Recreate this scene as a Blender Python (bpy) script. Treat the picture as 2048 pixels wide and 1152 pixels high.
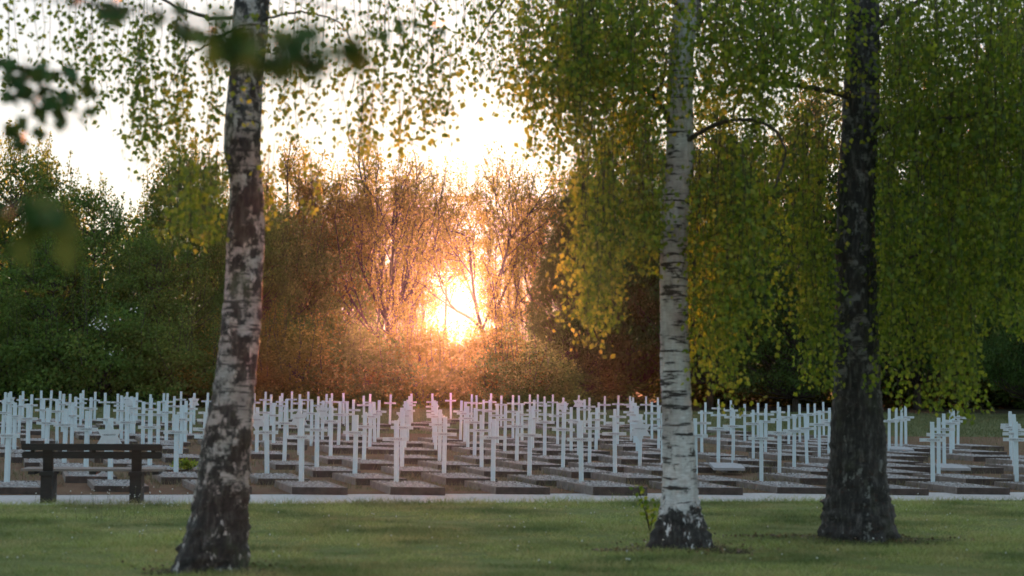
import bpy, math, random
import numpy as np
from mathutils import Vector, Matrix

for o in list(bpy.data.objects):
    bpy.data.objects.remove(o, do_unlink=True)
SC = bpy.context.scene
COL = SC.collection
R = math.radians
HAZE_D, HAZE_G = .000085, .905

# ------------------------------------------------------------------ camera
FPX, CAMH = 3000.0, 1.71
PITCH, ROLL = math.atan(174 / 3000), R(.56)
_cp, _sp, _cr, _sr = math.cos(PITCH), math.sin(PITCH), math.cos(ROLL), math.sin(ROLL)
FWD = Vector((0, _cp, _sp))
_U0, _R0 = Vector((0, -_sp, _cp)), Vector((1, 0, 0))
RGT = _R0 * _cr + _U0 * _sr
UPV = _U0 * _cr - _R0 * _sr
cd = bpy.data.cameras.new('camera')
cam = bpy.data.objects.new('camera', cd)
COL.objects.link(cam)
cam.matrix_world = Matrix(((RGT.x, UPV.x, -FWD.x, 0), (RGT.y, UPV.y, -FWD.y, 0), (RGT.z, UPV.z, -FWD.z, CAMH), (0, 0, 0, 1)))
cd.sensor_width = 36
cd.lens = FPX / 2048 * 36
cd.clip_start, cd.clip_end = .1, 8000
cd.dof.use_dof = True
cd.dof.focus_distance = 33
cd.dof.aperture_fstop = 1.6
cd.dof.aperture_blades = 0
SC.camera = cam


def ray(px, py):
    return FWD + RGT * ((px - 1024) / FPX) + UPV * ((576 - py) / FPX)


def at(px, py, Y):
    d = ray(px, py)
    return Vector((0, 0, CAMH)) + d * (Y / d.y)


def ground_hit(px, py, z=0.0):
    d = ray(px, py)
    return Vector((0, 0, CAMH)) + d * ((z - CAMH) / d.z)


# ------------------------------------------------------------------ sky, sun, exposure
SUN = ray(930, 610).normalized()
W = bpy.data.worlds.new("World")
SC.world = W
W.use_nodes = True
nt = W.node_tree
bg = nt.nodes['Background']
sky = nt.nodes.new('ShaderNodeTexSky')
sky.sky_type = 'NISHITA'
sky.sun_disc = False
sky.sun_elevation = math.asin(SUN.z)
sky.sun_rotation = math.atan2(SUN.x, SUN.y)
sky.air_density = 1.0
sky.dust_density = 2.0
sky.ozone_density = 2.0
sat = nt.nodes.new('ShaderNodeHueSaturation')          # thin high overcast: evens and pales the clear-sky colours
sat.inputs['Saturation'].default_value = 1.0
gam = nt.nodes.new('ShaderNodeGamma')
gam.inputs['Gamma'].default_value = .27
nt.links.new(sky.outputs[0], gam.inputs[0])
nt.links.new(gam.outputs[0], sat.inputs['Color'])
wb = nt.nodes.new('ShaderNodeMix')
wb.data_type, wb.blend_type = 'RGBA', 'MULTIPLY'
wb.inputs[0].default_value = 1
wb.inputs[7].default_value = (.92, 1.0, 1.07, 1)
nt.links.new(sat.outputs[0], wb.inputs[6])
nt.links.new(wb.outputs[2], bg.inputs[0])
bg.inputs[1].default_value = .15
ld = bpy.data.lights.new('sun_light', 'SUN')
ld.energy = 5.0
ld.angle = R(.53)
ld.color = (1.0, .34, .18)
so = bpy.data.objects.new('sun_light', ld)
COL.objects.link(so)
so.location = (0, 0, 40)
so.rotation_euler = SUN.to_track_quat('Z', 'Y').to_euler()
SC.view_settings.view_transform = 'Standard'
SC.view_settings.look = 'None'
SC.view_settings.gamma = 1
SC.view_settings.exposure = 2.3
SC.render.engine = 'CYCLES'
SC.cycles.use_denoising = True
SC.cycles.max_bounces = 8
SC.cycles.diffuse_bounces = 3
SC.cycles.transmission_bounces = 4
SC.cycles.volume_bounces = 0
SC.cycles.caustics_reflective = False
SC.cycles.caustics_refractive = False


# ------------------------------------------------------------------ helpers
def tag(o, label=None, cat=None, group=None, kind=None):
    if label: o['label'] = label
    if cat: o['category'] = cat
    if group: o['group'] = group
    if kind: o['kind'] = kind
    return o


def link(name, mesh, parent=None):
    o = bpy.data.objects.new(name, mesh)
    COL.objects.link(o)
    if parent: o.parent = parent
    return o


def empty(name, loc=(0, 0, 0), rz=0.0):
    o = bpy.data.objects.new(name, None)
    COL.objects.link(o)
    o.location = loc
    o.rotation_euler = (0, 0, rz)
    o.empty_display_size = .2
    return o


class MB:
    """numpy mesh collector: quads/tris with a per-face value and material index"""
    def __init__(s):
        s.v, s.f, s.val, s.mi, s.n = [], [], [], [], 0

    def add(s, V, F, val=.5, mi=0):
        V = np.asarray(V, dtype=np.float32).reshape(-1, 3)
        F = np.asarray(F, dtype=np.int32)
        if F.shape[1] == 3:
            F = np.c_[F, np.full(len(F), -1, np.int32)]
        s.v.append(V)
        s.f.append(np.where(F >= 0, F + s.n, -1))
        s.val.append(np.broadcast_to(np.asarray(val, np.float32), (len(F),)))
        s.mi.append(np.full(len(F), mi, np.int32))
        s.n += len(V)

    def box(s, c, size, rot=None, val=.5, mi=0):
        hx, hy, hz = size[0] / 2, size[1] / 2, size[2] / 2
        V = np.array([(x, y, z) for x in (-hx, hx) for y in (-hy, hy) for z in (-hz, hz)])
        if rot is not None:
            V = V @ np.array(rot).T
        s.add(V + np.array(c), [(0, 1, 3, 2), (4, 6, 7, 5), (0, 4, 5, 1), (2, 3, 7, 6), (0, 2, 6, 4), (1, 5, 7, 3)], val, mi)

    def prism(s, poly, z0, z1, mi=0, val=.5, axes=(0, 2, 1)):
        """extrude a 2-D polygon (fan about its centroid); axes = where u, v, extrusion go"""
        P = np.array(poly, dtype=float)
        n = len(P)
        c = P.mean(0)
        V = np.zeros((2 * n + 2, 3))
        for k, z in ((0, z0), (1, z1)):
            V[k * n:(k + 1) * n, axes[0]] = P[:, 0]
            V[k * n:(k + 1) * n, axes[1]] = P[:, 1]
            V[k * n:(k + 1) * n, axes[2]] = z
            V[2 * n + k, axes[0]], V[2 * n + k, axes[1]], V[2 * n + k, axes[2]] = c[0], c[1], z
        F = []
        for i in range(n):
            j = (i + 1) % n
            F += [(2 * n, j, i, -1), (2 * n + 1, n + i, n + j, -1), (i, j, n + j, n + i)]
        s.add(V, F, val, mi)

    def tube(s, pts, rad, sides=6, val=.5, mi=0, cap=True):
        P = np.array([tuple(p) for p in pts], dtype=float)
        n = len(P)
        rad = np.broadcast_to(np.asarray(rad, float), (n,))
        T = np.gradient(P, axis=0)
        T /= np.linalg.norm(T, axis=1)[:, None] + 1e-9
        ref = np.array((0., 0., 1.)) if abs(T[:, 2]).mean() < .8 else np.array((1., 0., 0.))
        A = np.cross(T, ref)
        A /= np.linalg.norm(A, axis=1)[:, None] + 1e-9
        B = np.cross(T, A)
        th = np.arange(sides) * 2 * math.pi / sides
        V = P[:, None, :] + rad[:, None, None] * (np.cos(th)[None, :, None] * A[:, None, :] + np.sin(th)[None, :, None] * B[:, None, :])
        F = []
        for i in range(n - 1):
            for k in range(sides):
                k2 = (k + 1) % sides
                F.append((i * sides + k, (i + 1) * sides + k, (i + 1) * sides + k2, i * sides + k2))
        s.add(V.reshape(-1, 3), F, val, mi)

    def build(s, name, mats, parent=None, smooth=False):
        me = bpy.data.meshes.new(name)
        V, F = np.concatenate(s.v), np.concatenate(s.f)
        val, mi = np.concatenate(s.val), np.concatenate(s.mi)
        cnt = (F >= 0).sum(1)
        me.vertices.add(len(V))
        me.vertices.foreach_set('co', V.ravel().astype(np.float32))
        loops = F.ravel()[F.ravel() >= 0]
        me.loops.add(len(loops))
        me.loops.foreach_set('vertex_index', loops.astype(np.int32))
        me.polygons.add(len(F))
        st = np.concatenate(([0], np.cumsum(cnt)[:-1]))
        me.polygons.foreach_set('loop_start', st.astype(np.int32))
        me.polygons.foreach_set('loop_total', cnt.astype(np.int32))
        me.polygons.foreach_set('material_index', mi)
        me.polygons.foreach_set('use_smooth', np.full(len(F), smooth))
        a = me.attributes.new('v', 'FLOAT', 'FACE')
        a.data.foreach_set('value', val.astype(np.float32))
        for m in (mats if isinstance(mats, (list, tuple)) else [mats]):
            me.materials.append(m)
        me.update(calc_edges=True)
        return link(name, me, parent) if name else me


def leaves(mb, C, D, L, Wd, rng, mi=0, val=None):
    """one folded diamond leaf at every centre C, stem direction D, length L"""
    n = len(C)
    if n == 0: return
    D = D / (np.linalg.norm(D, axis=1)[:, None] + 1e-9)
    q = rng.normal(size=(n, 3))
    S = np.cross(D, q)
    S /= np.linalg.norm(S, axis=1)[:, None] + 1e-9
    N = np.cross(D, S)
    L = np.broadcast_to(np.asarray(L, float), (n,))[:, None]
    base, tip = C, C + D * L
    mid = C + D * L * .42 + N * L * rng.uniform(-.12, .12, (n, 1))
    V = np.stack([base, mid + S * L * Wd * .5, tip, mid - S * L * Wd * .5], 1).reshape(-1, 3)
    F = np.arange(4 * n).reshape(n, 4)
    mb.add(V, F, rng.uniform(0, 1, n) if val is None else val, mi)


# ------------------------------------------------------------------ materials
def mat(name):
    m = bpy.data.materials.new(name)
    m.use_nodes = True
    t = m.node_tree
    return m, t, t.nodes['Principled BSDF'], t.nodes['Material Output']


def nd(t, kind, **kw):
    n = t.nodes.new(kind)
    for k, v in kw.items():
        if k in ('inp',):
            for a, b in v.items(): n.inputs[a].default_value = b
        else: setattr(n, k, v)
    return n


def ramp(t, fac, stops, interp='LINEAR'):
    r = t.nodes.new('ShaderNodeValToRGB')
    r.color_ramp.interpolation = interp
    e = r.color_ramp.elements
    while len(e) < len(stops): e.new(.5)
    for i, (p, c) in enumerate(stops):
        e[i].position = p
        e[i].color = (*c, 1) if len(c) == 3 else c
    t.links.new(fac, r.inputs[0])
    return r.outputs[0]


def coords(t, scale=(1, 1, 1), kind='Object'):
    tc = t.nodes.new('ShaderNodeTexCoord')
    mp = t.nodes.new('ShaderNodeMapping')
    mp.inputs['Scale'].default_value = scale
    t.links.new(tc.outputs[kind], mp.inputs[0])
    return mp.outputs[0]


def noise(t, vec, scale, detail=4, rough=.55):
    n = nd(t, 'ShaderNodeTexNoise', inp={'Scale': scale, 'Detail': detail, 'Roughness': rough})
    if vec is not None: t.links.new(vec, n.inputs['Vector'])
    return n.outputs['Fac']


def mixc(t, fac, a, b, mode='MIX'):
    m = t.nodes.new('ShaderNodeMix')
    m.data_type = 'RGBA'
    m.blend_type = mode
    for s, v in ((m.inputs[0], fac), (m.inputs[6], a), (m.inputs[7], b)):
        if hasattr(v, 'links'): t.links.new(v, s)
        elif isinstance(v, (int, float)): s.default_value = v
        else: s.default_value = (*v, 1)
    return m.outputs[2]


def mth(t, op, a, b=None):
    m = t.nodes.new('ShaderNodeMath')
    m.operation = op
    for i, v in enumerate((a, b)):
        if v is None: continue
        if hasattr(v, 'links'): t.links.new(v, m.inputs[i])
        else: m.inputs[i].default_value = v
    return m.outputs[0]


def bump(t, p, h, strength=.5, dist=.02):
    b = nd(t, 'ShaderNodeBump', inp={'Strength': strength, 'Distance': dist})
    t.links.new(h, b.inputs['Height'])
    t.links.new(b.outputs[0], p.inputs['Normal'])


def leaf_mat(name, stops, trans=.45, tcol=1.6, spec=.1):
    m, t, p, out = mat(name)
    a = nd(t, 'ShaderNodeAttribute', attribute_name='v')
    oi = nd(t, 'ShaderNodeObjectInfo')
    c = ramp(t, a.outputs['Fac'], stops)
    c = mixc(t, mth(t, 'MULTIPLY', oi.outputs['Random'], .35), c, (.07, .085, .02))
    t.links.new(c, p.inputs['Base Color'])
    p.inputs['Roughness'].default_value = .55
    p.inputs['Specular IOR Level'].default_value = spec
    tr = t.nodes.new('ShaderNodeBsdfTranslucent')
    br = mixc(t, 1.0, c, (tcol * 1.25, tcol * 1.1, tcol * .6), 'MULTIPLY')
    t.links.new(br, tr.inputs[0])
    mx = t.nodes.new('ShaderNodeMixShader')
    mx.inputs[0].default_value = trans
    t.links.new(p.outputs[0], mx.inputs[1])
    t.links.new(tr.outputs[0], mx.inputs[2])
    t.links.new(mx.outputs[0], out.inputs[0])
    return m


M = {}
M['leaf_birch'] = leaf_mat('birch_leaf', [(0, (.06, .115, .013)), (.5, (.12, .185, .02)), (1, (.26, .30, .04))], .52, 2.0, .4)
M['leaf_near'] = leaf_mat('near_leaf', [(0, (.03, .075, .025)), (1, (.05, .115, .035))], .12, 1.2)
M['leaf_wood'] = leaf_mat('wood_leaf', [(0, (.05, .10, .024)), (.6, (.10, .18, .042)), (1, (.18, .275, .07))], .4)
M['leaf_open'] = leaf_mat('open_crown_leaf', [(0, (.08, .09, .02)), (.6, (.14, .155, .035)), (1, (.22, .215, .055))], .6)
M['leaf_lime'] = leaf_mat('lime_leaf', [(0, (.035, .075, .022)), (.6, (.06, .12, .033)), (1, (.10, .17, .05))], .4)
M['blossom'] = mat('white_blossom')[0]
M['blossom'].node_tree.nodes['Principled BSDF'].inputs['Base Color'].default_value = (.7, .72, .68, 1)


def bark(name, dark, light):
    m, t, p, o = mat(name)
    v = coords(t, (6, 6, 1.5))
    f = noise(t, v, 3, 6)
    t.links.new(ramp(t, f, [(.3, dark), (.7, light)]), p.inputs['Base Color'])
    p.inputs['Roughness'].default_value = .9
    bump(t, p, f, .8, .03)
    return m


M['bark'] = bark('dark_bark', (.025, .02, .015), (.08, .065, .05))
M['twig'] = bark('twig_bark', (.03, .02, .015), (.06, .045, .03))


def birch_bark(name, white, patch, base_h, peel):
    """white papery bark with dark lenticel bands and black fissured patches, rougher towards the foot"""
    m, t, p, o = mat(name)
    tc = t.nodes.new('ShaderNodeTexCoord')
    sp = t.nodes.new('ShaderNodeSeparateXYZ')
    t.links.new(tc.outputs['Object'], sp.inputs[0])
    z = sp.outputs[2]
    band = noise(t, coords(t, (2.2, 2.2, 16)), 1.6, 5, .6)
    fine = noise(t, coords(t, (5, 5, 45)), 2.0, 4, .6)
    blot = noise(t, coords(t, (3.6, 3.6, 3.4)), 1.7, 6, .68)
    grain = noise(t, coords(t, (13, 13, 2.6)), 2.0, 6, .65)
    w = mixc(t, ramp(t, fine, [(.35, (0, 0, 0)), (.65, (1, 1, 1))]), tuple(c * .62 for c in white), white)
    w = mixc(t, ramp(t, grain, [(.45, (0, 0, 0)), (.8, (.6, .6, .6))]), w, (.22, .17, .14))
    smudge = noise(t, coords(t, (2.6, 2.6, 1.1)), 1.4, 4, .55)
    w = mixc(t, mth(t, 'MULTIPLY', ramp(t, smudge, [(.47, (0, 0, 0)), (.64, (1, 1, 1))]), .72), w, (.20, .175, .165))
    lent = ramp(t, band, [(.555, (0, 0, 0)), (.60, (1, 1, 1))])
    c = mixc(t, lent, w, (.035, .03, .028))
    foot = mth(t, 'MULTIPLY', mth(t, 'SUBTRACT', base_h, z), .9 / base_h)
    foot = mth(t, 'MAXIMUM', foot, 0.0)
    pt = mth(t, 'ADD', mth(t, 'ADD', blot, mth(t, 'MULTIPLY', grain, .25)), mth(t, 'MULTIPLY', foot, .55))
    mask = ramp(t, pt, [(patch, (0, 0, 0)), (patch + .07, (1, 1, 1))])
    fis = ramp(t, grain, [(.38, (.005, .005, .004)), (.52, (.022, .020, .018)), (.68, (.085, .08, .075))])
    c = mixc(t, mask, c, fis)
    lich = noise(t, coords(t, (5, 5, 2.6)), 2.1, 5, .6)
    c = mixc(t, mth(t, 'MULTIPLY', ramp(t, lich, [(.61, (0, 0, 0)), (.65, (1, 1, 1))]), mask), c, tuple(q * .9 for q in white))
    moss = noise(t, coords(t, (2, 2, 1)), 2.3, 3)
    mk = mth(t, 'MULTIPLY', ramp(t, moss, [(.58, (0, 0, 0)), (.72, (1, 1, 1))]), peel)
    c = mixc(t, mk, c, (.075, .085, .035))
    t.links.new(c, p.inputs['Base Color'])
    p.inputs['Roughness'].default_value = .75
    h = mth(t, 'ADD', mth(t, 'MULTIPLY', grain, .7), mth(t, 'MULTIPLY', band, .3))
    bump(t, p, h, .9, .02)
    return m


M['birch_a'] = birch_bark('left_birch_bark', (.50, .47, .45), .57, .75, .5)
M['birch_b'] = birch_bark('middle_birch_bark', (.72, .73, .74), .73, .55, .12)
M['birch_c'] = birch_bark('right_birch_bark', (.17, .175, .165), .53, 1.6, .3)


def simple(name, col, rough=.7, var=.25, scale=8, bumpd=.0, stretch=(1, 1, 1)):
    m, t, p, o = mat(name)
    f = noise(t, coords(t, stretch), scale, 5)
    t.links.new(ramp(t, f, [(.25, tuple(c * (1 - var) for c in col)), (.75, tuple(min(1, c * (1 + var)) for c in col))]), p.inputs['Base Color'])
    p.inputs['Roughness'].default_value = rough
    if bumpd: bump(t, p, f, .6, bumpd)
    return m


M['paint'] = simple('white_paint', (.62, .735, .78), .55, .05, 12)
M['paint_arm'] = simple('greyer_white_paint', (.60, .66, .68), .6, .09, 14)  # arms and star boards, a little greyer than the posts
M['ink'] = simple('grey_lettering', (.08, .08, .09), .8, .1)
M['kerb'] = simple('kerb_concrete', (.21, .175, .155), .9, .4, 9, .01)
M['kerb_front'] = simple('shaded_kerb_concrete', (.075, .056, .048), .9, .5, 9, .01)  # darker copy of the kerb concrete: shade painted into the colour
M['slab'] = simple('pale_stone_slab', (.36, .36, .37), .8, .12, 9, .004)
M['bench'] = simple('dark_bench_timber', (.022, .017, .014), .65, .4, 6, .003, (1, 8, 8))
M['seat'] = simple('bench_seat_timber', (.20, .165, .145), .6, .25, 6, .003, (1, 8, 8))

m, t, p, o = mat('grave_gravel')
a = nd(t, 'ShaderNodeAttribute', attribute_name='v')
f = noise(t, coords(t, (1, 1, 1)), 30, 3)
c = ramp(t, a.outputs['Fac'], [(0, (.20, .19, .19)), (.5, (.45, .44, .44)), (1, (.75, .75, .76))])
t.links.new(mixc(t, f, c, (.34, .30, .28)), p.inputs['Base Color'])
p.inputs['Roughness'].default_value = .85
M['gravel'] = m


def ground_mat(name, cols, s1, s2, bd):
    m, t, p, o = mat(name)
    v = coords(t)
    f1, f2 = noise(t, v, s1, 6, .6), noise(t, v, s2, 4, .6)
    c1 = ramp(t, f1, [(.3, cols[0]), (.5, cols[1]), (.7, cols[2])])
    c = mixc(t, ramp(t, f2, [(.3, (.0, .0, .0)), (.75, (.8, .8, .8))]), c1, cols[3])
    t.links.new(c, p.inputs['Base Color'])
    p.inputs['Roughness'].default_value = .95
    p.inputs['Specular IOR Level'].default_value = .15
    bump(t, p, f2, .8, bd)
    return m


M['soil'] = ground_mat('woodland_soil', [(.03, .025, .018), (.05, .04, .025), (.06, .06, .025), (.03, .035, .015)], .5, 7, .05)
M['lawn'] = ground_mat('lawn_turf', [(.13, .17, .05), (.19, .22, .07), (.28, .25, .10), (.12, .14, .045)], .7, 22, .03)
M['backlawn'] = ground_mat('rear_lawn_turf', [(.09, .10, .035), (.12, .125, .045), (.17, .16, .07), (.08, .095, .03)], .35, 9, .04)
M['plot'] = ground_mat('grave_plot_soil', [(.15, .075, .045), (.19, .11, .068), (.19, .155, .075), (.11, .07, .042)], 1.1, 14, .03)
M['path'] = ground_mat('path_grit', [(.48, .455, .44), (.58, .55, .53), (.66, .63, .60), (.42, .39, .37)], .8, 18, .01)
M['earth'] = ground_mat('bare_earth', [(.03, .022, .015), (.05, .035, .022), (.08, .055, .03), (.05, .045, .02)], 3, 25, .02)

m, t, p, out = mat('grass_blade')
a = nd(t, 'ShaderNodeAttribute', attribute_name='v')
f = noise(t, coords(t, (1, 2.2, 1)), 1.1, 5)
c = ramp(t, a.outputs['Fac'], [(0, (.18, .25, .05)), (.5, (.42, .48, .14)), (.85, (.56, .57, .26)), (1, (.74, .70, .48))])
f3 = noise(t, coords(t, (.8, 1.6, 1)), .55, 3)
c = mixc(t, ramp(t, f3, [(.40, (.9, .9, .9)), (.56, (0, 0, 0))]), c, (.09, .145, .035))
c = mixc(t, ramp(t, f, [(.48, (0, 0, 0)), (.66, (.8, .8, .8))]), c, (.50, .44, .19))
t.links.new(c, p.inputs['Base Color'])
p.inputs['Roughness'].default_value = .6
tr = t.nodes.new('ShaderNodeBsdfTranslucent')
t.links.new(c, tr.inputs[0])
mx = t.nodes.new('ShaderNodeMixShader')
mx.inputs[0].default_value = .4
t.links.new(p.outputs[0], mx.inputs[1])
t.links.new(tr.outputs[0], mx.inputs[2])
t.links.new(mx.outputs[0], out.inputs[0])
M['grass'] = m
m, t, p, o = mat('meadow_blade')
a = nd(t, 'ShaderNodeAttribute', attribute_name='v')
t.links.new(ramp(t, a.outputs['Fac'], [(0, (.07, .10, .03)), (.6, (.13, .15, .05)), (1, (.25, .24, .11))]), p.inputs['Base Color'])
M['meadow'] = m
m, t, p, o = mat('dry_grass_blade')
a = nd(t, 'ShaderNodeAttribute', attribute_name='v')
t.links.new(ramp(t, a.outputs['Fac'], [(0, (.08, .10, .03)), (.5, (.18, .15, .07)), (1, (.34, .27, .16))]), p.inputs['Base Color'])
M['drygrass'] = m
m, t, p, o = mat('fallen_leaf')
a = nd(t, 'ShaderNodeAttribute', attribute_name='v')
t.links.new(ramp(t, a.outputs['Fac'], [(0, (.05, .03, .015)), (.6, (.14, .08, .035)), (1, (.30, .19, .08))]), p.inputs['Base Color'])
M['litter'] = m
m, t, p, o = mat('seed_fluff')
p.inputs['Base Color'].default_value = (.75, .75, .72, 1)
M['fluff'] = m


# ------------------------------------------------------------------ ground, lawn, path, plot
def sheet(name, poly, z, material, cuts=0):
    mb = MB()
    P = np.array([(p[0], p[1], z) for p in poly], float)
    mb.add(P, [tuple(range(len(P)))], .5)
    o = mb.build(name, material)
    tag(o, kind='structure')
    return o


def line_y(l, r):
    """ground line through two picture points, as y = a + b x"""
    A, B = ground_hit(*l), ground_hit(*r)
    b = (B.y - A.y) / (B.x - A.x)
    return lambda x: A.y + b * (x - A.x)


path_near = line_y((0, 1012), (2048, 1002))
path_far = line_y((0, 991), (2048, 985))
ROWB = .095
sheet('ground', [(-2500, -600), (2500, -600), (2500, 4000), (-2500, 4000)], 0.0, M['soil'])
sheet('lawn', [(-60, -12), (60, -12), (60, path_near(60)), (-60, path_near(-60))], .012, M['lawn'])
sheet('path', [(-60, path_near(-60)), (60, path_near(60)), (60, path_far(60)), (-60, path_far(-60))], .004, M['path'])
sheet('grave_plot_ground', [(-60, path_far(-60)), (60, path_far(60)), (60, 43.4 + 60 * ROWB), (-60, 43.4 - 60 * ROWB)], .008, M['plot'])
sheet('rear_lawn', [(-60, 43.4 - 60 * ROWB), (60, 43.4 + 60 * ROWB), (60, 71), (12, 73), (-8, 76), (-60, 80)], .012, M['backlawn'])

# ------------------------------------------------------------------ grave crosses, star markers, grave beds
ORD = 'first second third fourth fifth sixth seventh eighth ninth tenth eleventh twelfth thirteenth fourteenth fifteenth sixteenth seventeenth eighteenth nineteenth'.split()


def lettering(txt, size, depth, loc, name):
    """flat raised letters as vertex / face arrays"""
    cu = bpy.data.curves.new('txt', 'FONT')
    cu.body = txt
    cu.size = size
    cu.align_x, cu.align_y = 'CENTER', 'CENTER'
    cu.resolution_u = 1
    cu.extrude = depth
    ob = bpy.data.objects.new('txt', cu)
    COL.objects.link(ob)
    dg = bpy.context.evaluated_depsgraph_get()
    dg.update()
    me = bpy.data.meshes.new_from_object(ob.evaluated_get(dg))
    V = np.array([tuple(v.co) for v in me.vertices])
    F = []
    for pl in me.polygons:
        vs = list(pl.vertices)
        for k in range(1, len(vs) - 1): F.append((vs[0], vs[k], vs[k + 1]))
    bpy.data.objects.remove(ob, do_unlink=True)
    # stand upright, facing -Y
    V = np.stack([V[:, 0], -V[:, 2], V[:, 1]], 1) + np.array(loc)
    return V, F


BT = .10                      # bed height


def cross_proto():
    root = empty('grave_cross')
    mb = MB()
    w = .060
    mb.box((0, 0, .5 - .1), (w, w, .98 + .2 - .1), None)          # post, sunk into the gravel
    mb.prism([(-w / 2, -w / 2), (w / 2, -w / 2), (w / 2, w / 2), (-w / 2, w / 2)], .939, .955, axes=(0, 1, 2))
    post = mb.build('post', M['paint'], root)
    mb = MB()
    mb.box((0, -w / 2 - .011, .672), (.40, .024, .054))
    V, F = lettering('UNBEKANNT', .036, .0006, (0, -w / 2 - .0232, .672), 'x')
    mb.add(V, F, .5, 1)
    arm = mb.build('crossarm', [M['paint_arm'], M['ink']], root)
    return root


def star_proto():
    root = empty('grave_marker')
    mb = MB()
    w = .060
    mb.box((0, 0, .4), (w, w, 1.08))
    mb.build('post', M['paint'], root)
    mb = MB()
    pts = []
    for k in range(12):
        a = math.pi / 2 + k * math.pi / 6
        r = .215 if k % 2 == 0 else .215 / math.sqrt(3)
        pts.append((r * math.cos(a), .66 + r * math.sin(a)))
    mb.prism(pts, -w / 2 - .024, -w / 2 - .001, axes=(0, 2, 1))
    V, F = lettering('UNBEKANNT', .034, .0006, (0, -w / 2 - .0252, .685), 'x')
    mb.add(V, F, .5, 1)
    mb.build('star_board', [M['paint_arm'], M['ink']], root)
    return root


BL, BW, SKEW = 1.30, .78, -.46
kerb_h = .105


def bed_proto(seed):
    """low concrete kerb round a gravel surface; the bed runs forward from the cross foot and is skewed like the rows"""
    rng = np.random.default_rng(seed)
    root = empty('grave_bed')
    def P(u, v):                  # u across, v along (0 at the cross, 1 at the front)
        return (u * BW + (-SKEW) * v, .10 - v * BL)
    mb = MB()
    k = .065 / BW
    kv = .065 / BL
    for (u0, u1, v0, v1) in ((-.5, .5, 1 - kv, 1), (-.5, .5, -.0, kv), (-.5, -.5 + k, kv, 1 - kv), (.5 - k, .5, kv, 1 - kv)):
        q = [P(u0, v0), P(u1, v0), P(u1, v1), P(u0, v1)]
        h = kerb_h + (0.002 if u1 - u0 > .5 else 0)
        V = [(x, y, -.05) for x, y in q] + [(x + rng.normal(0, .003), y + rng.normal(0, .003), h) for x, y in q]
        mb.add(V, [(4, 5, 6, 7), (0, 1, 5, 4), (1, 2, 6, 5), (2, 3, 7, 6), (3, 0, 4, 7)], .5, np.array([0, 1, 0, 1, 0]))  # front and rear faces take the shade-darkened copy
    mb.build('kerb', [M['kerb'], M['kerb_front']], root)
    mb = MB()
    n = 14
    V, F = [], []
    for j in range(n + 1):
        for i in range(n + 1):
            x, y = P((-.5 + k) + (1 - 2 * k) * i / n, kv + (1 - 2 * kv) * j / n)
            V.append((x, y, BT - .012 + rng.uniform(-.006, .010)))
    for j in range(n):
        for i in range(n):
            a = j * (n + 1) + i
            F.append((a, a + n + 1, a + n + 2, a + 1))
    mb.add(V, F, rng.uniform(.0, .5, len(F)))
    N = 420
    u, v = rng.uniform(-.5 + 1.3 * k, .5 - 1.3 * k, N), rng.uniform(1.3 * kv, 1 - 1.3 * kv, N)
    base = np.array([(1, 0, 0), (-1, 0, 0), (0, 1, 0), (0, -1, 0), (0, 0, 1), (0, 0, -1)], float)
    tri = np.array([(0, 2, 4), (2, 1, 4), (1, 3, 4), (3, 0, 4), (2, 0, 5), (1, 2, 5), (3, 1, 5), (0, 3, 5)])
    for i in range(N):
        x, y = P(u[i], v[i])
        s = rng.uniform(.010, .026)
        A = rng.normal(size=(3, 3))
        q, _ = np.linalg.qr(A)
        mb.add((base * np.array((s, s, s * .7))) @ q + np.array((x, y, BT - .002)), tri, rng.uniform(.2, 1) ** 1.6)
    mb.build('gravel', M['gravel'], root)
    return root


def copy_tree(o, parent=None):
    c = o.copy()
    COL.objects.link(c)
    c.parent = parent
    for ch in o.children:
        copy_tree(ch, c)
    return c


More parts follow.
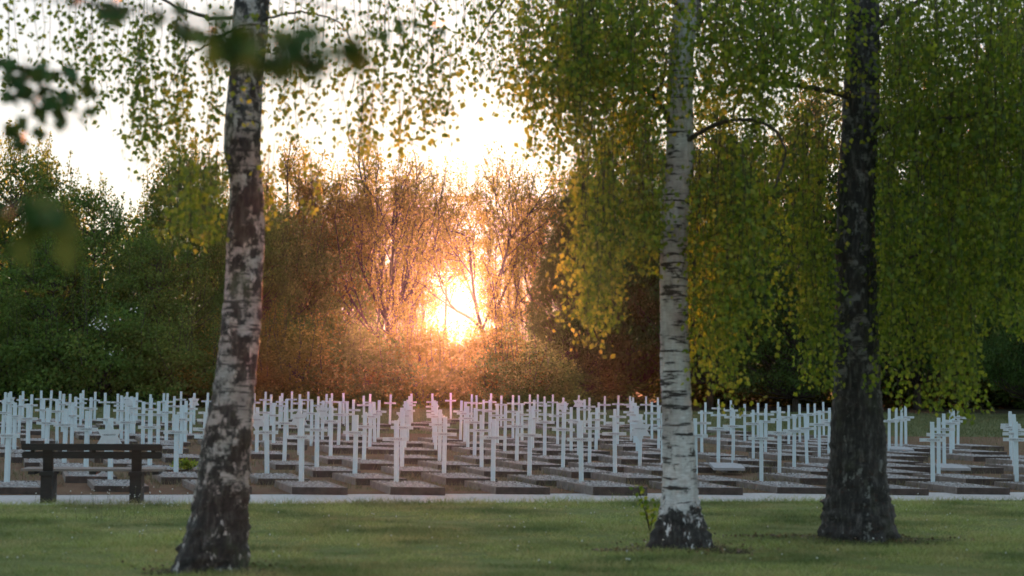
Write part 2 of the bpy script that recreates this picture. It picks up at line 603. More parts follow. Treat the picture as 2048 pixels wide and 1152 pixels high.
ROWS = [
    (0, 22.85, [(-7.25, -0.42), (-5.97, 0.25, 1), (-4.50, 0.00), (-3.10, -0.14), (-1.69, -0.25), (-0.26, -0.01), (1.07, -0.28), (2.50, 0.00), (3.92, 0.31), (5.35, 0.00), (6.62, 0.14), (8.07, 0.41)]),
    (1, 24.64, [(-6.77, 0.07), (-5.32, -0.12), (-3.88, -0.20), (-2.49, -0.22), (-1.07, -0.18), (0.31, -0.32), (1.74, 0.23), (2.99, -0.64), (4.56, 0.48), (5.95, 0.00), (7.25, 0.19), (8.77, 0.70)]),
    (2, 26.43, [(-7.73, 0.43), (-6.18, 0.01), (-5.10, -0.81), (-3.30, -0.39), (-1.89, 0.06), (-0.50, -0.06), (0.92, -0.17), (2.35, 0.70, 1), (5.11, 0.23), (6.45, 0.00)]),
    (3, 27.96, [(-8.46, 0.32), (-7.05, 0.43), (-4.16, 0.19), (-2.72, 0.29), (-1.34, 0.71), (0.12, 0.51), (1.47, -0.10), (2.83, -0.23), (3.83, -0.57), (5.54, -0.35), (6.85, 0.00), (8.10, -0.60), (9.44, -0.61)]),
    (4, 29.89, [(-9.26, -0.08), (-7.82, 0.04), (-6.53, 0.59), (-5.98, 0.29), (-3.51, -0.13), (-2.15, 0.06), (-0.72, 0.42), (0.68, 0.02), (2.10, 0.31), (4.30, -1.20), (4.96, 0.41), (6.31, 0.30), (7.20, 0.00), (10.09, -0.55)]),
    (5, 31.55, [(-10.19, 0.37), (-5.10, -0.77, 1), (-4.38, 0.10, 1), (-0.12, 0.16), (1.40, -0.85), (2.70, 0.30), (4.08, 0.17), (5.52, 0.53), (6.91, 0.50), (7.75, 0.00), (9.53, 0.15), (10.59, -0.67)]),
    (6, 33.34, [(-11.13, 0.73), (-9.52, 0.26), (-7.66, 0.12), (-3.86, 0.82), (-3.10, 0.10), (-2.31, -0.21, 1), (-1.64, -0.18), (-0.95, 0.31), (0.49, 0.01), (1.30, -1.20), (1.89, -0.21), (3.32, 0.11), (6.05, 0.07), (7.20, 0.00), (8.47, -0.45), (10.11, 0.11)]),
    (7, 35.16, [(-8.10, -1.20), (-7.50, 0.28), (-5.36, -0.57), (-4.65, 0.44), (-3.17, 0.33), (-1.79, 0.44), (-0.31, 0.37), (1.09, -0.38), (2.52, 0.10), (5.27, -0.00), (6.68, 0.36), (8.94, -1.09), (9.79, 1.20)]),
    (8, 36.48, [(-11.24, 0.81), (-10.54, -0.46), (-9.36, 0.64), (-8.12, -0.18), (-7.05, -0.80), (-5.88, 0.05), (-4.65, 1.18, 1), (-3.86, -0.43), (-2.50, -0.52), (-1.11, 0.03), (0.28, 0.15), (0.83, 0.30), (2.99, -0.44), (5.86, 0.63), (7.28, 0.72), (9.38, -1.20), (11.01, -0.46)]),
    (9, 38.48, [(-8.97, -0.14), (-5.52, -0.73), (-3.33, -0.29), (-2.67, 0.90), (-1.99, 0.57), (-1.29, 0.41), (-0.54, 0.35), (0.06, 0.08), (1.37, -0.23), (2.25, -0.16), (3.61, -0.36), (5.33, -0.47), (6.65, 0.04), (7.75, 0.03)]),
    (10, 39.74, [(-12.82, 0.75), (-10.73, -0.29), (-9.77, 0.23), (-8.32, 0.21), (-5.35, -0.96), (-4.81, 0.61), (-4.19, 0.70), (-0.75, 1.17), (0.63, 0.48), (3.11, -1.20), (5.19, -0.08), (6.46, -1.03), (8.13, -0.32)]),
    (11, 41.91, [(-13.03, 0.19), (-12.46, 1.12), (-11.58, -0.72), (-10.75, 0.61), (-10.02, -1.20, 1), (-9.39, 0.90), (2.09, 0.44), (6.22, 0.01), (7.42, -0.74), (8.81, -0.41)]),
    (12, 45.40, [(-14.68, 0.00), (-12.70, 0.27), (-6.69, -1.20), (-5.78, 0.33), (-4.43, 0.56), (-2.33, -0.01), (3.77, 0.67), (6.26, -0.50)]),
    (13, 47.30, [(-15.62, 1.20, 1), (-13.47, -0.07), (-12.32, -0.45), (-10.96, -0.58), (-7.99, 0.29), (-7.30, -0.77), (-6.58, 0.17), (-3.11, -0.60), (-0.31, 0.76), (1.06, -0.09), (1.65, 0.22, 1), (2.46, -0.23)]),
    (14, 49.07, [(-15.68, -0.92), (-14.22, -0.31), (-12.29, -0.86), (-10.81, -1.20), (-10.15, 0.14, 1), (-7.42, 0.35), (-6.02, 0.45), (-5.41, 0.20), (-4.63, 0.59), (-3.96, 0.62), (0.27, 0.54), (3.07, -0.17), (4.03, 1.06), (4.81, -0.40)]),
    (15, 50.43, [(-15.75, -0.35), (-14.96, -0.16), (-13.75, 0.61), (-12.20, -0.22), (-11.13, -0.68), (-9.88, -0.50), (-6.00, 0.51), (-3.31, 0.28), (-1.15, 0.88), (0.08, 0.63), (2.29, 0.29, 1), (3.55, -0.96), (4.55, -0.33)]),
    (16, 51.86, [(-15.54, -0.60), (-14.31, -0.17), (-12.89, -0.13, 1), (-8.51, 1.04), (-7.05, 1.07), (-2.67, -0.34), (-1.34, -0.46), (-0.68, -0.40), (0.66, -0.02)]),
    (17, 53.42, [(-11.40, -0.36), (-7.78, 0.73), (0.94, -0.55), (1.49, 0.19)]),
    (18, 55.01, [(-2.18, 0.00)]),
]
proto_cross, proto_star = cross_proto(), star_proto()
proto_beds = [bed_proto(k) for k in range(4)]
used = set()


def take(p):
    if p.name not in used:
        used.add(p.name)
        return p
    return copy_tree(p)


def px_of(v):
    d = Vector(v) - Vector((0, 0, CAMH))
    return 1024 + FPX * d.dot(RGT) / d.dot(FWD)


TR = [448, 1358, 1717]        # where the three birch trunks stand in the row order
SECT = ['left of the leaning birch', 'between leaning birch and white birch', 'between white birch and dark birch', 'right of the dark birch']
rngc = np.random.default_rng(5)
LAST = max(r[0] for r in ROWS)
for (rn, yp, items) in ROWS:
    count, bedx = {}, []
    for it in items:
        x, dy = it[0], it[1]
        star = len(it) > 2
        y = yp + dy + ROWB * x
        s = sum(px_of((x, y, .5)) > q for q in TR)
        count[s] = count.get(s, 0) + 1
        k = count[s]
        rowtxt = 'front row' if rn == 0 else ('rearmost row' if rn == LAST else '%s row from path' % ORD[rn])
        where = '%s, %s %s' % (rowtxt, ORD[k - 1], SECT[s])
        o = take(proto_star if star else proto_cross)
        o.location = (x, y, BT - .015)
        turn = R(-11 + rngc.normal(0, 3.0))
        o.rotation_euler = (R(rngc.normal(0, 1.0)), R(rngc.normal(0, .8)), turn)
        sc = 1 + rngc.normal(0, .018)
        o.scale = (1, 1, sc)
        tag(o, 'white %s, %s' % ('star-board marker' if star else 'wooden cross', where), 'grave marker' if star else 'cross',
            'star of David grave markers' if star else 'white grave crosses')
        if any(abs(x - q) < .74 for q in bedx): continue
        bedx.append(x)
        b = take(proto_beds[int(rngc.integers(4))])
        b.location = (x + rngc.normal(0, .02), y - dy + max(-.2, min(.2, dy)) + rngc.normal(0, .03), rngc.normal(0, .008))
        b.rotation_euler = (0, 0, R(rngc.normal(0, 1.2)))
        tag(b, 'gravel bed, %s' % where.replace(' from path', ''), 'grave bed', 'kerbed grave beds')
for q in proto_beds:
    if q.name not in used:
        for ch in list(q.children): bpy.data.objects.remove(ch, do_unlink=True)
        bpy.data.objects.remove(q, do_unlink=True)

# a leafy plant set in one grave bed
c = ground_hit(378, 940, .1)
rng = np.random.default_rng(8)
root = empty('grave_plant', (c.x, c.y, .09))
ml, mt = MB(), MB()
for k in range(34):
    a, q, h = rng.uniform(0, 6.28), abs(rng.normal(0, .16)), rng.uniform(.05, .16)
    mt.tube([(q * .5 * math.cos(a), q * .4 * math.sin(a), 0), (q * math.cos(a), q * .7 * math.sin(a), h)], [.003, .002], 3)
    C = np.array([(q * math.cos(a), q * .7 * math.sin(a), h)]) + rng.normal(0, .02, (7, 3))
    leaves(ml, C, rng.normal(0, 1, (7, 3)) + np.array((0, 0, .6)), .055, .7, rng)
mt.build('stem', M['twig'], root)
ml.build('foliage', M['leaf_birch'], root)
tag(root, 'low leafy plant in a grave bed behind the bench right end', 'plant')

# pale cover slabs lying on three beds
for (px, py, lab) in ((1440, 934, 'thin pale stone slab lying at a cross just right of white birch'),
                      (1905, 936, 'pale stone slab with rounded end right of dark birch'),
                      (1800, 899, 'small pale stone slab beside the dark birch trunk')):
    c = ground_hit(px, py, .13)
    mb = MB()
    w, l = (.29, .36) if px < 1800 else (.24, .26)
    poly = [(-w + .12, l), (w - .02, l), (w + .1, l * .2), (w + .12, -l), (-w + .16, -l)] if px < 1500 else \
        [(-w, l), (-w * .2, l * 1.25), (w * .5, l * 1.1), (w, l * .2), (w * 1.1, -l), (-w, -l)]
    mb.prism(poly, .0, .045, axes=(0, 1, 2))
    o = mb.build('stone_slab', M['slab'])
    o.location = (c.x, c.y, .118)
    o.rotation_euler = (R(4), 0, R(-4))
    tag(o, lab, 'stone slab')


# ------------------------------------------------------------------ bench seen from behind
def bench():
    A, B = ground_hit(95, 1006), ground_hit(272, 1006)
    c = (A + B) / 2
    root = empty('park_bench', (c.x, c.y, 0), math.atan2(B.y - A.y, B.x - A.x))
    half = (B - A).length / 2
    full = .89
    def slat(name, z, h, y, th, mat_, length=full):
        mb = MB()
        pts = []
        r = .035
        for sx, sz in ((1, -1), (1, 1), (-1, 1), (-1, -1)):
            for q in range(5):
                a = {(1, -1): -90, (1, 1): 0, (-1, 1): 90, (-1, -1): 180}[(sx, sz)] + q * 22.5
                pts.append((sx * (length - r) + r * math.cos(R(a)), z + sz * (h / 2 - r) + r * math.sin(R(a))))
        mb.prism(pts, y - th / 2, y + th / 2, axes=(0, 2, 1))
        return mb.build(name, mat_, root)
    slat('backrest_board', .725, .085, -.075, .038, M['bench'])
    slat('backrest_board', .622, .090, -.045, .038, M['bench'], .885)
    for s in (-1, 1):
        mb = MB()
        x = s * half
        mb.box((x, .05, .17), (.145, .34, .42))                      # broad foot
        mb.box((x, .06, .385), (.175, .40, .05))
        q = Matrix.Rotation(R(10), 3, 'X')
        mb.box((x, -.03, .565), (.125, .06, .40), q)                 # raked upright
        mb.build('leg', M['bench'], root)
    for k in range(3):
        mb = MB()
        mb.box((0, .03 + .15 * k, .425), (1.80, .125, .030))
        mb.build('seat_board', M['seat'], root)
    for x in (-.77, 0, .80):
        mb = MB()
        mb.box((x, .18, .387), (.085, .40, .04))
        mb.build('seat_batten', M['bench'], root)
    for x in (-.60 - .15, 0.02, .77):
        mb = MB()
        mb.box((x, -.058, .672), (.05, .022, .10), Matrix.Rotation(R(14), 3, 'X'))
        mb.build('back_batten', M['bench'], root)
    tag(root, 'dark timber bench with two back boards, seen from behind on lawn edge', 'bench')


bench()


# ------------------------------------------------------------------ the three birches in front
def trunk_rings(outline, Y, rng, extra=8.0, lean=0.0, flare=.28, sides=28, seed=0):
    """outline rows: (py, centre px, width px) from the foot upwards"""
    Z, XC, RD = [], [], []
    for (py, cx, w) in outline:
        c = at(cx, py, Y)
        Z.append(c.z); XC.append(c.x); RD.append(w / 2 * Y / FPX)
    Z, XC, RD = map(np.array, (Z, XC, RD))
    top = Z[-1]
    zz = np.concatenate([np.arange(-.15, top, .035), np.arange(top, top + extra, .12)])
    xc = np.interp(zz, Z, XC)
    rd = np.interp(zz, Z, RD)
    up = zz > top
    xc[up] = XC[-1] + (zz[up] - top) * lean
    rd[up] = RD[-1] * np.clip(1 - (zz[up] - top) / (extra + .3), .03, 1) ** .8
    k = np.array([1, 2, 3, 2, 1]) / 9.0
    pad = lambda a: np.convolve(np.pad(a, 2, mode='edge'), k, 'valid')
    xc, rd = pad(xc), pad(rd)
    base = np.array((XC[0], Y, 0.0))
    th = np.arange(sides) * 2 * np.pi / sides
    ph = rng.uniform(0, 6.28, 8)
    n = len(zz)
    T, Zg = np.meshgrid(th, zz)
    rr = rd[:, None] * np.ones_like(T)
    lob = sum(np.cos((j + 3) * T + ph[j]) / (j + 1.5) for j in range(3))
    rr *= 1 + flare * lob * np.exp(-np.clip(Zg, 0, None) / .22)
    rr *= 1 + .035 * np.sin(2 * T + ph[3] + 1.3 * Zg) + .03 * np.sin(3 * T + ph[4] - 2.2 * Zg) + .02 * np.sin(7.1 * Zg + ph[5])
    rough = np.exp(-np.clip(Zg, 0, None) / 1.3)
    rr += rng.normal(0, 1, rr.shape) * (.0022 + .009 * rough) * (rd[:, None] / .2)
    xw = xc[:, None] - base[0] + rr * np.cos(T)
    yw = rr * np.sin(T) * .95 + np.interp(zz, [0, top, top + extra], [0, .10, .3])[:, None]
    V = np.stack([xw, yw, Zg], 2).reshape(-1, 3)
    F = []
    for i in range(n - 1):
        for q in range(sides):
            F.append((i * sides + q, i * sides + (q + 1) % sides, (i + 1) * sides + (q + 1) % sides, (i + 1) * sides + q))
    return base, V, F, (zz, xc, rd)


def strand(ml, mt, top, length, rng, leafL=.060, step=.036, spread=.05, drift=.12):
    n = max(3, int(length / .12))
    s = np.linspace(0, 1, n)
    dx, dy = rng.normal(0, drift, 2)
    wig = np.cumsum(rng.normal(0, .012, (n, 2)), 0)
    P = np.stack([top[0] + dx * s * s * length * .5 + wig[:, 0], top[1] + dy * s * s * length * .5 + wig[:, 1], top[2] - s * length], 1)
    mt.tube(P, np.linspace(.0032, .0014, n), 3, .5)
    m = max(4, int(length / step))
    q = rng.uniform(0, 1, m) ** .9
    C = np.stack([np.interp(q, s, P[:, k]) for k in range(3)], 1) + rng.normal(0, spread, (m, 3)) * np.array((1, 1, .5))
    D = rng.normal(0, .55, (m, 3)) + np.array((0, 0, -.85))
    leaves(ml, C, D, leafL * rng.uniform(.65, 1.2, m), .80, rng)


def curtain(ml, mt, base, rng, Y, dY, regs, **kw):
    for (x0, y0, x1, y1, b0, b1, n) in regs:
        bunch = rng.uniform(0, 1, max(4, n // 5))
        # tops between (x0,y0)-(x1,y1), bottoms interpolated between b0 and b1
        for i in range(n):
            u = rng.uniform() if y0 < 0 else float(np.clip(bunch[int(rng.integers(len(bunch)))] + rng.normal(0, 8 / (x1 - x0 + 1)), 0, 1))
            px = x0 + (x1 - x0) * u
            py = y0 + (y1 - y0) * u + rng.normal(0, 14)
            pb = b0 + (b1 - b0) * u
            L = max(30, (pb - py) * rng.uniform(.55, 1.0)) 
            st = py + (pb - py - L) * rng.uniform(0, .8)
            y = Y + rng.uniform(-dY, dY)
            a = at(px, st, y)
            strand(ml, mt, (a.x - base[0], a.y - base[1], a.z), L * y / FPX, rng, spread=.13 if y0 < 0 else .055, **kw)


def limb(mb, base, Y, pts, r0, r1, rng):
    P = []
    for (px, py, dy) in pts:
        a = at(px, py, Y + dy)
        P.append((a.x - base[0], a.y - base[1], a.z))
    P = np.array(P)
    s = np.linspace(0, len(P) - 1, (len(P) - 1) * 6 + 1)
    Q = np.stack([np.interp(s, range(len(P)), P[:, k]) for k in range(3)], 1)
    kk = np.array([1, 2, 3, 2, 1]) / 9.0
    for c in range(3):
        Q[2:-2, c] = np.convolve(Q[:, c], kk, 'valid')
    Q[1:-1] += rng.normal(0, .006, Q[1:-1].shape)
    mb.tube(Q, np.linspace(r0, r1, len(Q)), 8, .5)


def crown_fill(ml, mt, base, rng, boxes, leafL=.06):
    """strands through world-space boxes (x0,x1,y0,y1,z0,z1,n,len)"""
    for (x0, x1, y0, y1, z0, z1, n, L) in boxes:
        for i in range(n):
            strand(ml, mt, (rng.uniform(x0, x1) - base[0], rng.uniform(y0, y1) - base[1], rng.uniform(z0, z1)), L * rng.uniform(.5, 1.3), rng, leafL=leafL, step=.045)


def birch(outline, Y, seed, bmat, label, limbs, regs, boxes, lean, dY, extra_leaf=None, flare=.24):
    rng = np.random.default_rng(seed)
    base, V, F, prof = trunk_rings(outline, Y, rng, lean=lean, flare=flare)
    root = empty('birch_tree', base)
    mb = MB()
    mb.add(V, F)
    tr = mb.build('trunk', M[bmat], root, smooth=True)
    for (pts, r0, r1) in limbs:
        mb = MB()
        limb(mb, base, Y, pts, r0, r1, rng)
        mb.build('limb', M['bark'], root, smooth=True)
    ml, mt = MB(), MB()
    curtain(ml, mt, base, rng, Y, dY, regs)
    crown_fill(ml, mt, base, rng, boxes)
    if extra_leaf: extra_leaf(ml, mt, base, rng)
    for V_, F_, a_ in zip(mt.v, mt.f, mt.val): ml.add(V_, np.where(F_ >= 0, F_ - F_.min(), -1), a_, 1)
    ml.build('crown', [M['leaf_birch'], M['twig']], root)
    tag(root, label, 'tree', 'birches on the front lawn')
    return root


OL_A = [(1138, 421, 150), (1120, 423, 140), (1080, 430, 124), (1040, 436, 114), (1000, 441, 107), (900, 452, 94), (800, 465, 84), (700, 476, 78), (600, 483, 77), (500, 487, 77), (450, 489, 76), (400, 491, 72), (350, 488, 68), (300, 481, 76), (200, 486, 73), (100, 494, 69), (0, 500, 70)]
OL_B = [(1094, 1361, 118), (1080, 1361, 106), (1050, 1360, 92), (1020, 1359, 80), (1000, 1359, 73), (950, 1359, 64), (900, 1359, 62), (800, 1354, 59), (700, 1350, 58), (600, 1348, 57), (500, 1348, 57), (400, 1351, 58), (340, 1359, 55), (290, 1362, 57), (250, 1362, 54), (200, 1361, 53), (100, 1365, 50), (0, 1376, 48)]
OL_C = [(1080, 1715, 150), (1050, 1716, 136), (1000, 1717, 121), (900, 1718, 107), (800, 1715, 96), (700, 1713, 90), (600, 1713, 86), (500, 1714, 81), (400, 1716, 77), (300, 1721, 73), (200, 1725, 70), (100, 1728, 67), (0, 1730, 64)]
YA, YB, YC = ground_hit(421, 1144).y, ground_hit(1361, 1100).y, ground_hit(1715, 1083).y


def tuft_a(ml, mt, base, rng):
    a = at(444, 320, YA - .15)
    for i in range(9):
        strand(ml, mt, (a.x - base[0] + rng.normal(0, .03), a.y - base[1] + rng.normal(0, .03), a.z + rng.uniform(-.05, .12)), .25, rng, spread=.035)
    a = at(490, 60, YA - .25)


birch(OL_A, YA, 11, 'birch_a', 'leaning birch nearest the bench, rough brown and white bark', [
    ([(480, 30, 0), (420, 40, .3), (340, 10, .6), (250, -60, .9), (160, -120, 1.0)], .022, .006),
    ([(492, -60, 0), (600, -110, .5), (720, -120, .8), (830, -60, 1.0), (880, 20, 1.0)], .03, .008),
    ([(470, 55, 0), (415, 85, -.2), (370, 120, -.4), (330, 190, -.5)], .012, .003),
    ([(520, 40, 0), (600, 20, .4), (680, 40, .6), (720, 110, .8), (700, 200, .9)], .012, .003),
], [
    (-20, -40, 160, -40, 250, 170, 11), (130, -30, 330, -30, 230, 330, 22), (270, 10, 450, 10, 360, 390, 22),
    (255, 130, 330, 150, 350, 400, 5), (330, 300, 450, 290, 500, 500, 44), (395, 40, 460, 40, 330, 300, 8),
    (520, -30, 720, -30, 270, 330, 22), (700, -40, 900, -40, 250, 340, 22), (560, 150, 880, 190, 310, 370, 14), (840, 40, 900, 60, 330, 300, 9),
    (530, 280, 650, 300, 470, 430, 10),
], [(-5.2, 1.2, YA - 1.5, YA + 2.0, 5.3, 8.5, 50, .9)], .05, 1.3, tuft_a)

birch(OL_B, YB, 12, 'birch_b', 'slender white birch with dark bands beside a thin sapling', [
    ([(1345, 250, 0), (1312, 198, .1), (1290, 178, .1), (1240, 172, .3), (1180, 150, .5), (1110, 190, .7)], .034, .008),
    ([(1305, 195, .1), (1325, 165, .1), (1335, 120, .1), (1300, 40, .3), (1270, -60, .5)], .022, .008),
    ([(1370, 285, 0), (1400, 262, -.1), (1450, 243, -.3), (1510, 238, -.5), (1555, 262, -.6), (1575, 310, -.6), (1545, 380, -.6)], .026, .009),
    ([(1385, 60, 0), (1440, 0, .4), (1520, -60, .7), (1580, -40, .9)], .03, .01),
    ([(1365, 20, 0), (1280, -60, .4), (1150, -90, .8), (1020, -20, 1.0), (950, 90, 1.1)], .032, .008),
    ([(1395, 90, 0), (1450, 82, .3), (1530, 70, .6), (1600, 90, .8)], .016, .004),
], [
    (1150, 180, 1320, 200, 640, 560, 84), (1165, 330, 1245, 350, 720, 640, 44), (1195, 420, 1235, 430, 720, 690, 14), (1230, 200, 1330, 220, 540, 500, 34),
    (1395, 250, 1450, 240, 900, 800, 46), (1440, 240, 1530, 250, 780, 640, 48), (1385, 280, 1420, 300, 760, 740, 26),
    (930, -40, 1060, -40, 180, 260, 26), (1040, -50, 1190, -40, 240, 310, 84), (1130, -60, 1350, -60, 240, 280, 190), (1390, -60, 1560, -60, 230, 260, 130),
    (1540, -60, 1680, -60, 180, 180, 76), (1060, 120, 1170, 140, 330, 420, 26),
], [(-1.4, 4.4, YB - 1.6, YB + 2.2, 5.4, 9.5, 110, .9)], .02, 1.2)

birch(OL_C, YC, 13, 'birch_c', 'thick dark birch with blackened bark, rightmost on the lawn', [
    ([(1700, 195, 0), (1640, 178, -.1), (1560, 166, -.2), (1500, 164, -.3), (1476, 190, -.3), (1465, 240, -.3)], .035, .010),
    ([(1745, 262, 0), (1800, 250, -.1), (1860, 246, -.3), (1960, 228, -.6), (2080, 200, -.8)], .042, .016),
    ([(1885, 245, -.3), (1876, 285, -.3), (1850, 335, -.35), (1835, 390, -.4)], .014, .006),
    ([(1740, 60, 0), (1840, 0, .3), (1960, -40, .6), (2100, -30, .9)], .04, .012),
    ([(1715, 20, 0), (1640, -60, .3), (1560, -110, .6)], .03, .01),
], [
    (1530, 190, 1690, 210, 620, 790, 50), (1620, 420, 1680, 430, 800, 800, 20),
    (1760, 200, 1830, 200, 850, 770, 44), (1820, 180, 1940, 180, 770, 690, 70), (1930, 160, 2070, 160, 660, 720, 80), (1870, 420, 1915, 420, 860, 840, 36), (1925, 560, 1955, 560, 850, 840, 14),
    (1760, -60, 2080, -60, 330, 360, 240), (1640, -60, 1710, -60, 200, 200, 34), (2040, 100, 2200, 100, 700, 640, 80),
    (1500, 200, 1560, 200, 520, 560, 36),
], [(2.2, 7.5, YC - 1.8, YC + 2.4, 4.9, 9.5, 280, .9)], -.02, 1.3, flare=.16)

# low mounds of bare earth round the birch feet
for (px, py, w, l) in ((1380, 1101, .66, .36), (1722, 1083, .85, .42), (424, 1146, .55, .30)):
    c = ground_hit(px, py)
    rng = np.random.default_rng(int(px))
    mb = MB()
    n = 40
    V, F = [(0, 0, .04)], []
    for ring in range(1, 6):
        f = ring / 5
        for k in range(n):
            a = k * 2 * math.pi / n
            j = 1 + .16 * math.sin(3 * a + px) + .10 * math.sin(7 * a + 2 * px)
            V.append((math.cos(a) * w * f * j, math.sin(a) * l * f * j, .036 * (1 - f * f) + .013))
    for k in range(n):
        F.append((0, 1 + k, 1 + (k + 1) % n, -1))
    for ring in range(4):
        for k in range(n):
            F.append((1 + ring * n + k, 1 + (ring + 1) * n + k, 1 + (ring + 1) * n + (k + 1) % n, 1 + ring * n + (k + 1) % n))
    mb.add(V, F)
    o = mb.build('earth_mound', M['earth'], smooth=True)
    o.location = (c.x, c.y, 0)
    tag(o, kind='structure')

# thin sapling beside the white birch
rng = np.random.default_rng(3)
c = ground_hit(1300, 1066)
root = empty('sapling', (c.x, c.y, 0))
mt, ml = MB(), MB()
for k, (px0, top) in enumerate(((1276, 968), (1290, 1000), (1312, 1005))):
    a = at(px0, top, c.y)
    P = [(0, 0, 0), ((a.x - c.x) * .35, .01, a.z * .4), ((a.x - c.x) * .8, .02, a.z * .75), (a.x - c.x, 0, a.z)]
    mt.tube(P, [.006, .005, .004, .002], 4)
    n = 26 if k == 0 else 14
    s = rng.uniform(.15, 1.05, n) ** .7
    C = np.stack([np.interp(s, [0, .4, .75, 1], [q[j] for q in P]) for j in range(3)], 1) + rng.normal(0, .03, (n, 3))
    leaves(ml, C, rng.normal(0, 1, (n, 3)) + np.array((0, 0, -.2)), .065, .75, rng)
mt.build('stem', M['twig'], root)
ml.build('leaves', M['leaf_birch'], root)
tag(root, 'thin leafy sapling sprouting at the foot of the white birch', 'sapling')


# ------------------------------------------------------------------ out-of-focus branches close to the camera, on a tree just outside the view
def near_tree():
    rng = np.random.default_rng(21)
    bx, by = -2.15, 3.4
    root = empty('maple_tree', (bx, by, 0))
    mb = MB()
    mb.tube([(0, 0, -.1), (.02, 0, 1), (-.02, .02, 2), (.03, 0, 3.2), (0, 0, 5)], [.11, .09, .08, .07, .05], 12)
    mb.build('trunk', M['bark'], root, smooth=True)
    ml, mt = MB(), MB()

    def spray(pts, r, clusters, n, L, sp):
        P = []
        for (px, py, Y) in pts:
            a = at(px, py, Y)
            P.append((a.x - bx, a.y - by, a.z))
        P = [(0, 0, P[0][2] - .25)] + P
        mt.tube(P, np.linspace(r, r * .3, len(P)), 6)
        for (px, py, Y) in clusters:
            a = at(px, py, Y)
            C = np.array((a.x - bx, a.y - by, a.z)) + rng.normal(0, 1, (n, 3)) * np.array((sp, .06, sp * .45))
            D = rng.normal(0, .6, (n, 3)) + np.array((.4, 0, -.5))
            leaves(ml, C, D, L * rng.uniform(.7, 1.15, n), .9, rng)
    spray([(-60, -40, 2.4), (180, 5, 2.4), (330, 30, 2.4), (470, 70, 2.35), (560, 85, 2.3), (640, 90, 2.3)], .007,
          [(500, 62, 2.35), (465, 88, 2.35), (530, 100, 2.35), (640, 104, 2.3), (610, 96, 2.3), (660, 100, 2.3), (435, 70, 2.35), (570, 96, 2.3)], 6, .062, .020)
    spray([(100, -20, 4.2), (180, 0, 4.4), (250, 15, 4.4)], .006, [(195, 10, 4.4), (235, 22, 4.4), (385, 62, 4.4), (345, 42, 4.4)], 6, .07, .03)
    spray([(-40, 100, 5.0), (30, 130, 5.2), (90, 140, 5.2), (150, 150, 5.2)], .006,
          [(10, 130, 5.2), (60, 140, 5.2), (130, 140, 5.2), (150, 185, 5.2), (140, 225, 5.2), (65, 185, 5.2), (110, 200, 5.2), (8, 180, 5.2), (35, 270, 5.2)], 8, .075, .035)
    spray([(-60, 380, 2.9), (20, 400, 2.9), (80, 420, 2.9)], .005, [(15, 405, 2.9), (60, 430, 2.9), (110, 445, 2.9), (30, 465, 2.9)], 5, .07, .025)
    spray([(690, 20, 6.0), (760, 42, 6.2), (850, 48, 6.2), (890, 70, 6.2)], .004, [(760, 55, 6.2), (775, 75, 6.2), (850, 50, 6.2)], 4, .065, .03)
    for V_, F_, a_ in zip(mt.v, mt.f, mt.val): ml.add(V_, F_ - F_.min(), a_, 1)
    ml.build('crown', [M['leaf_near'], M['twig']], root)
    tag(root, 'blurred broad green leaves overhanging from close to the viewer', 'tree')


near_tree()


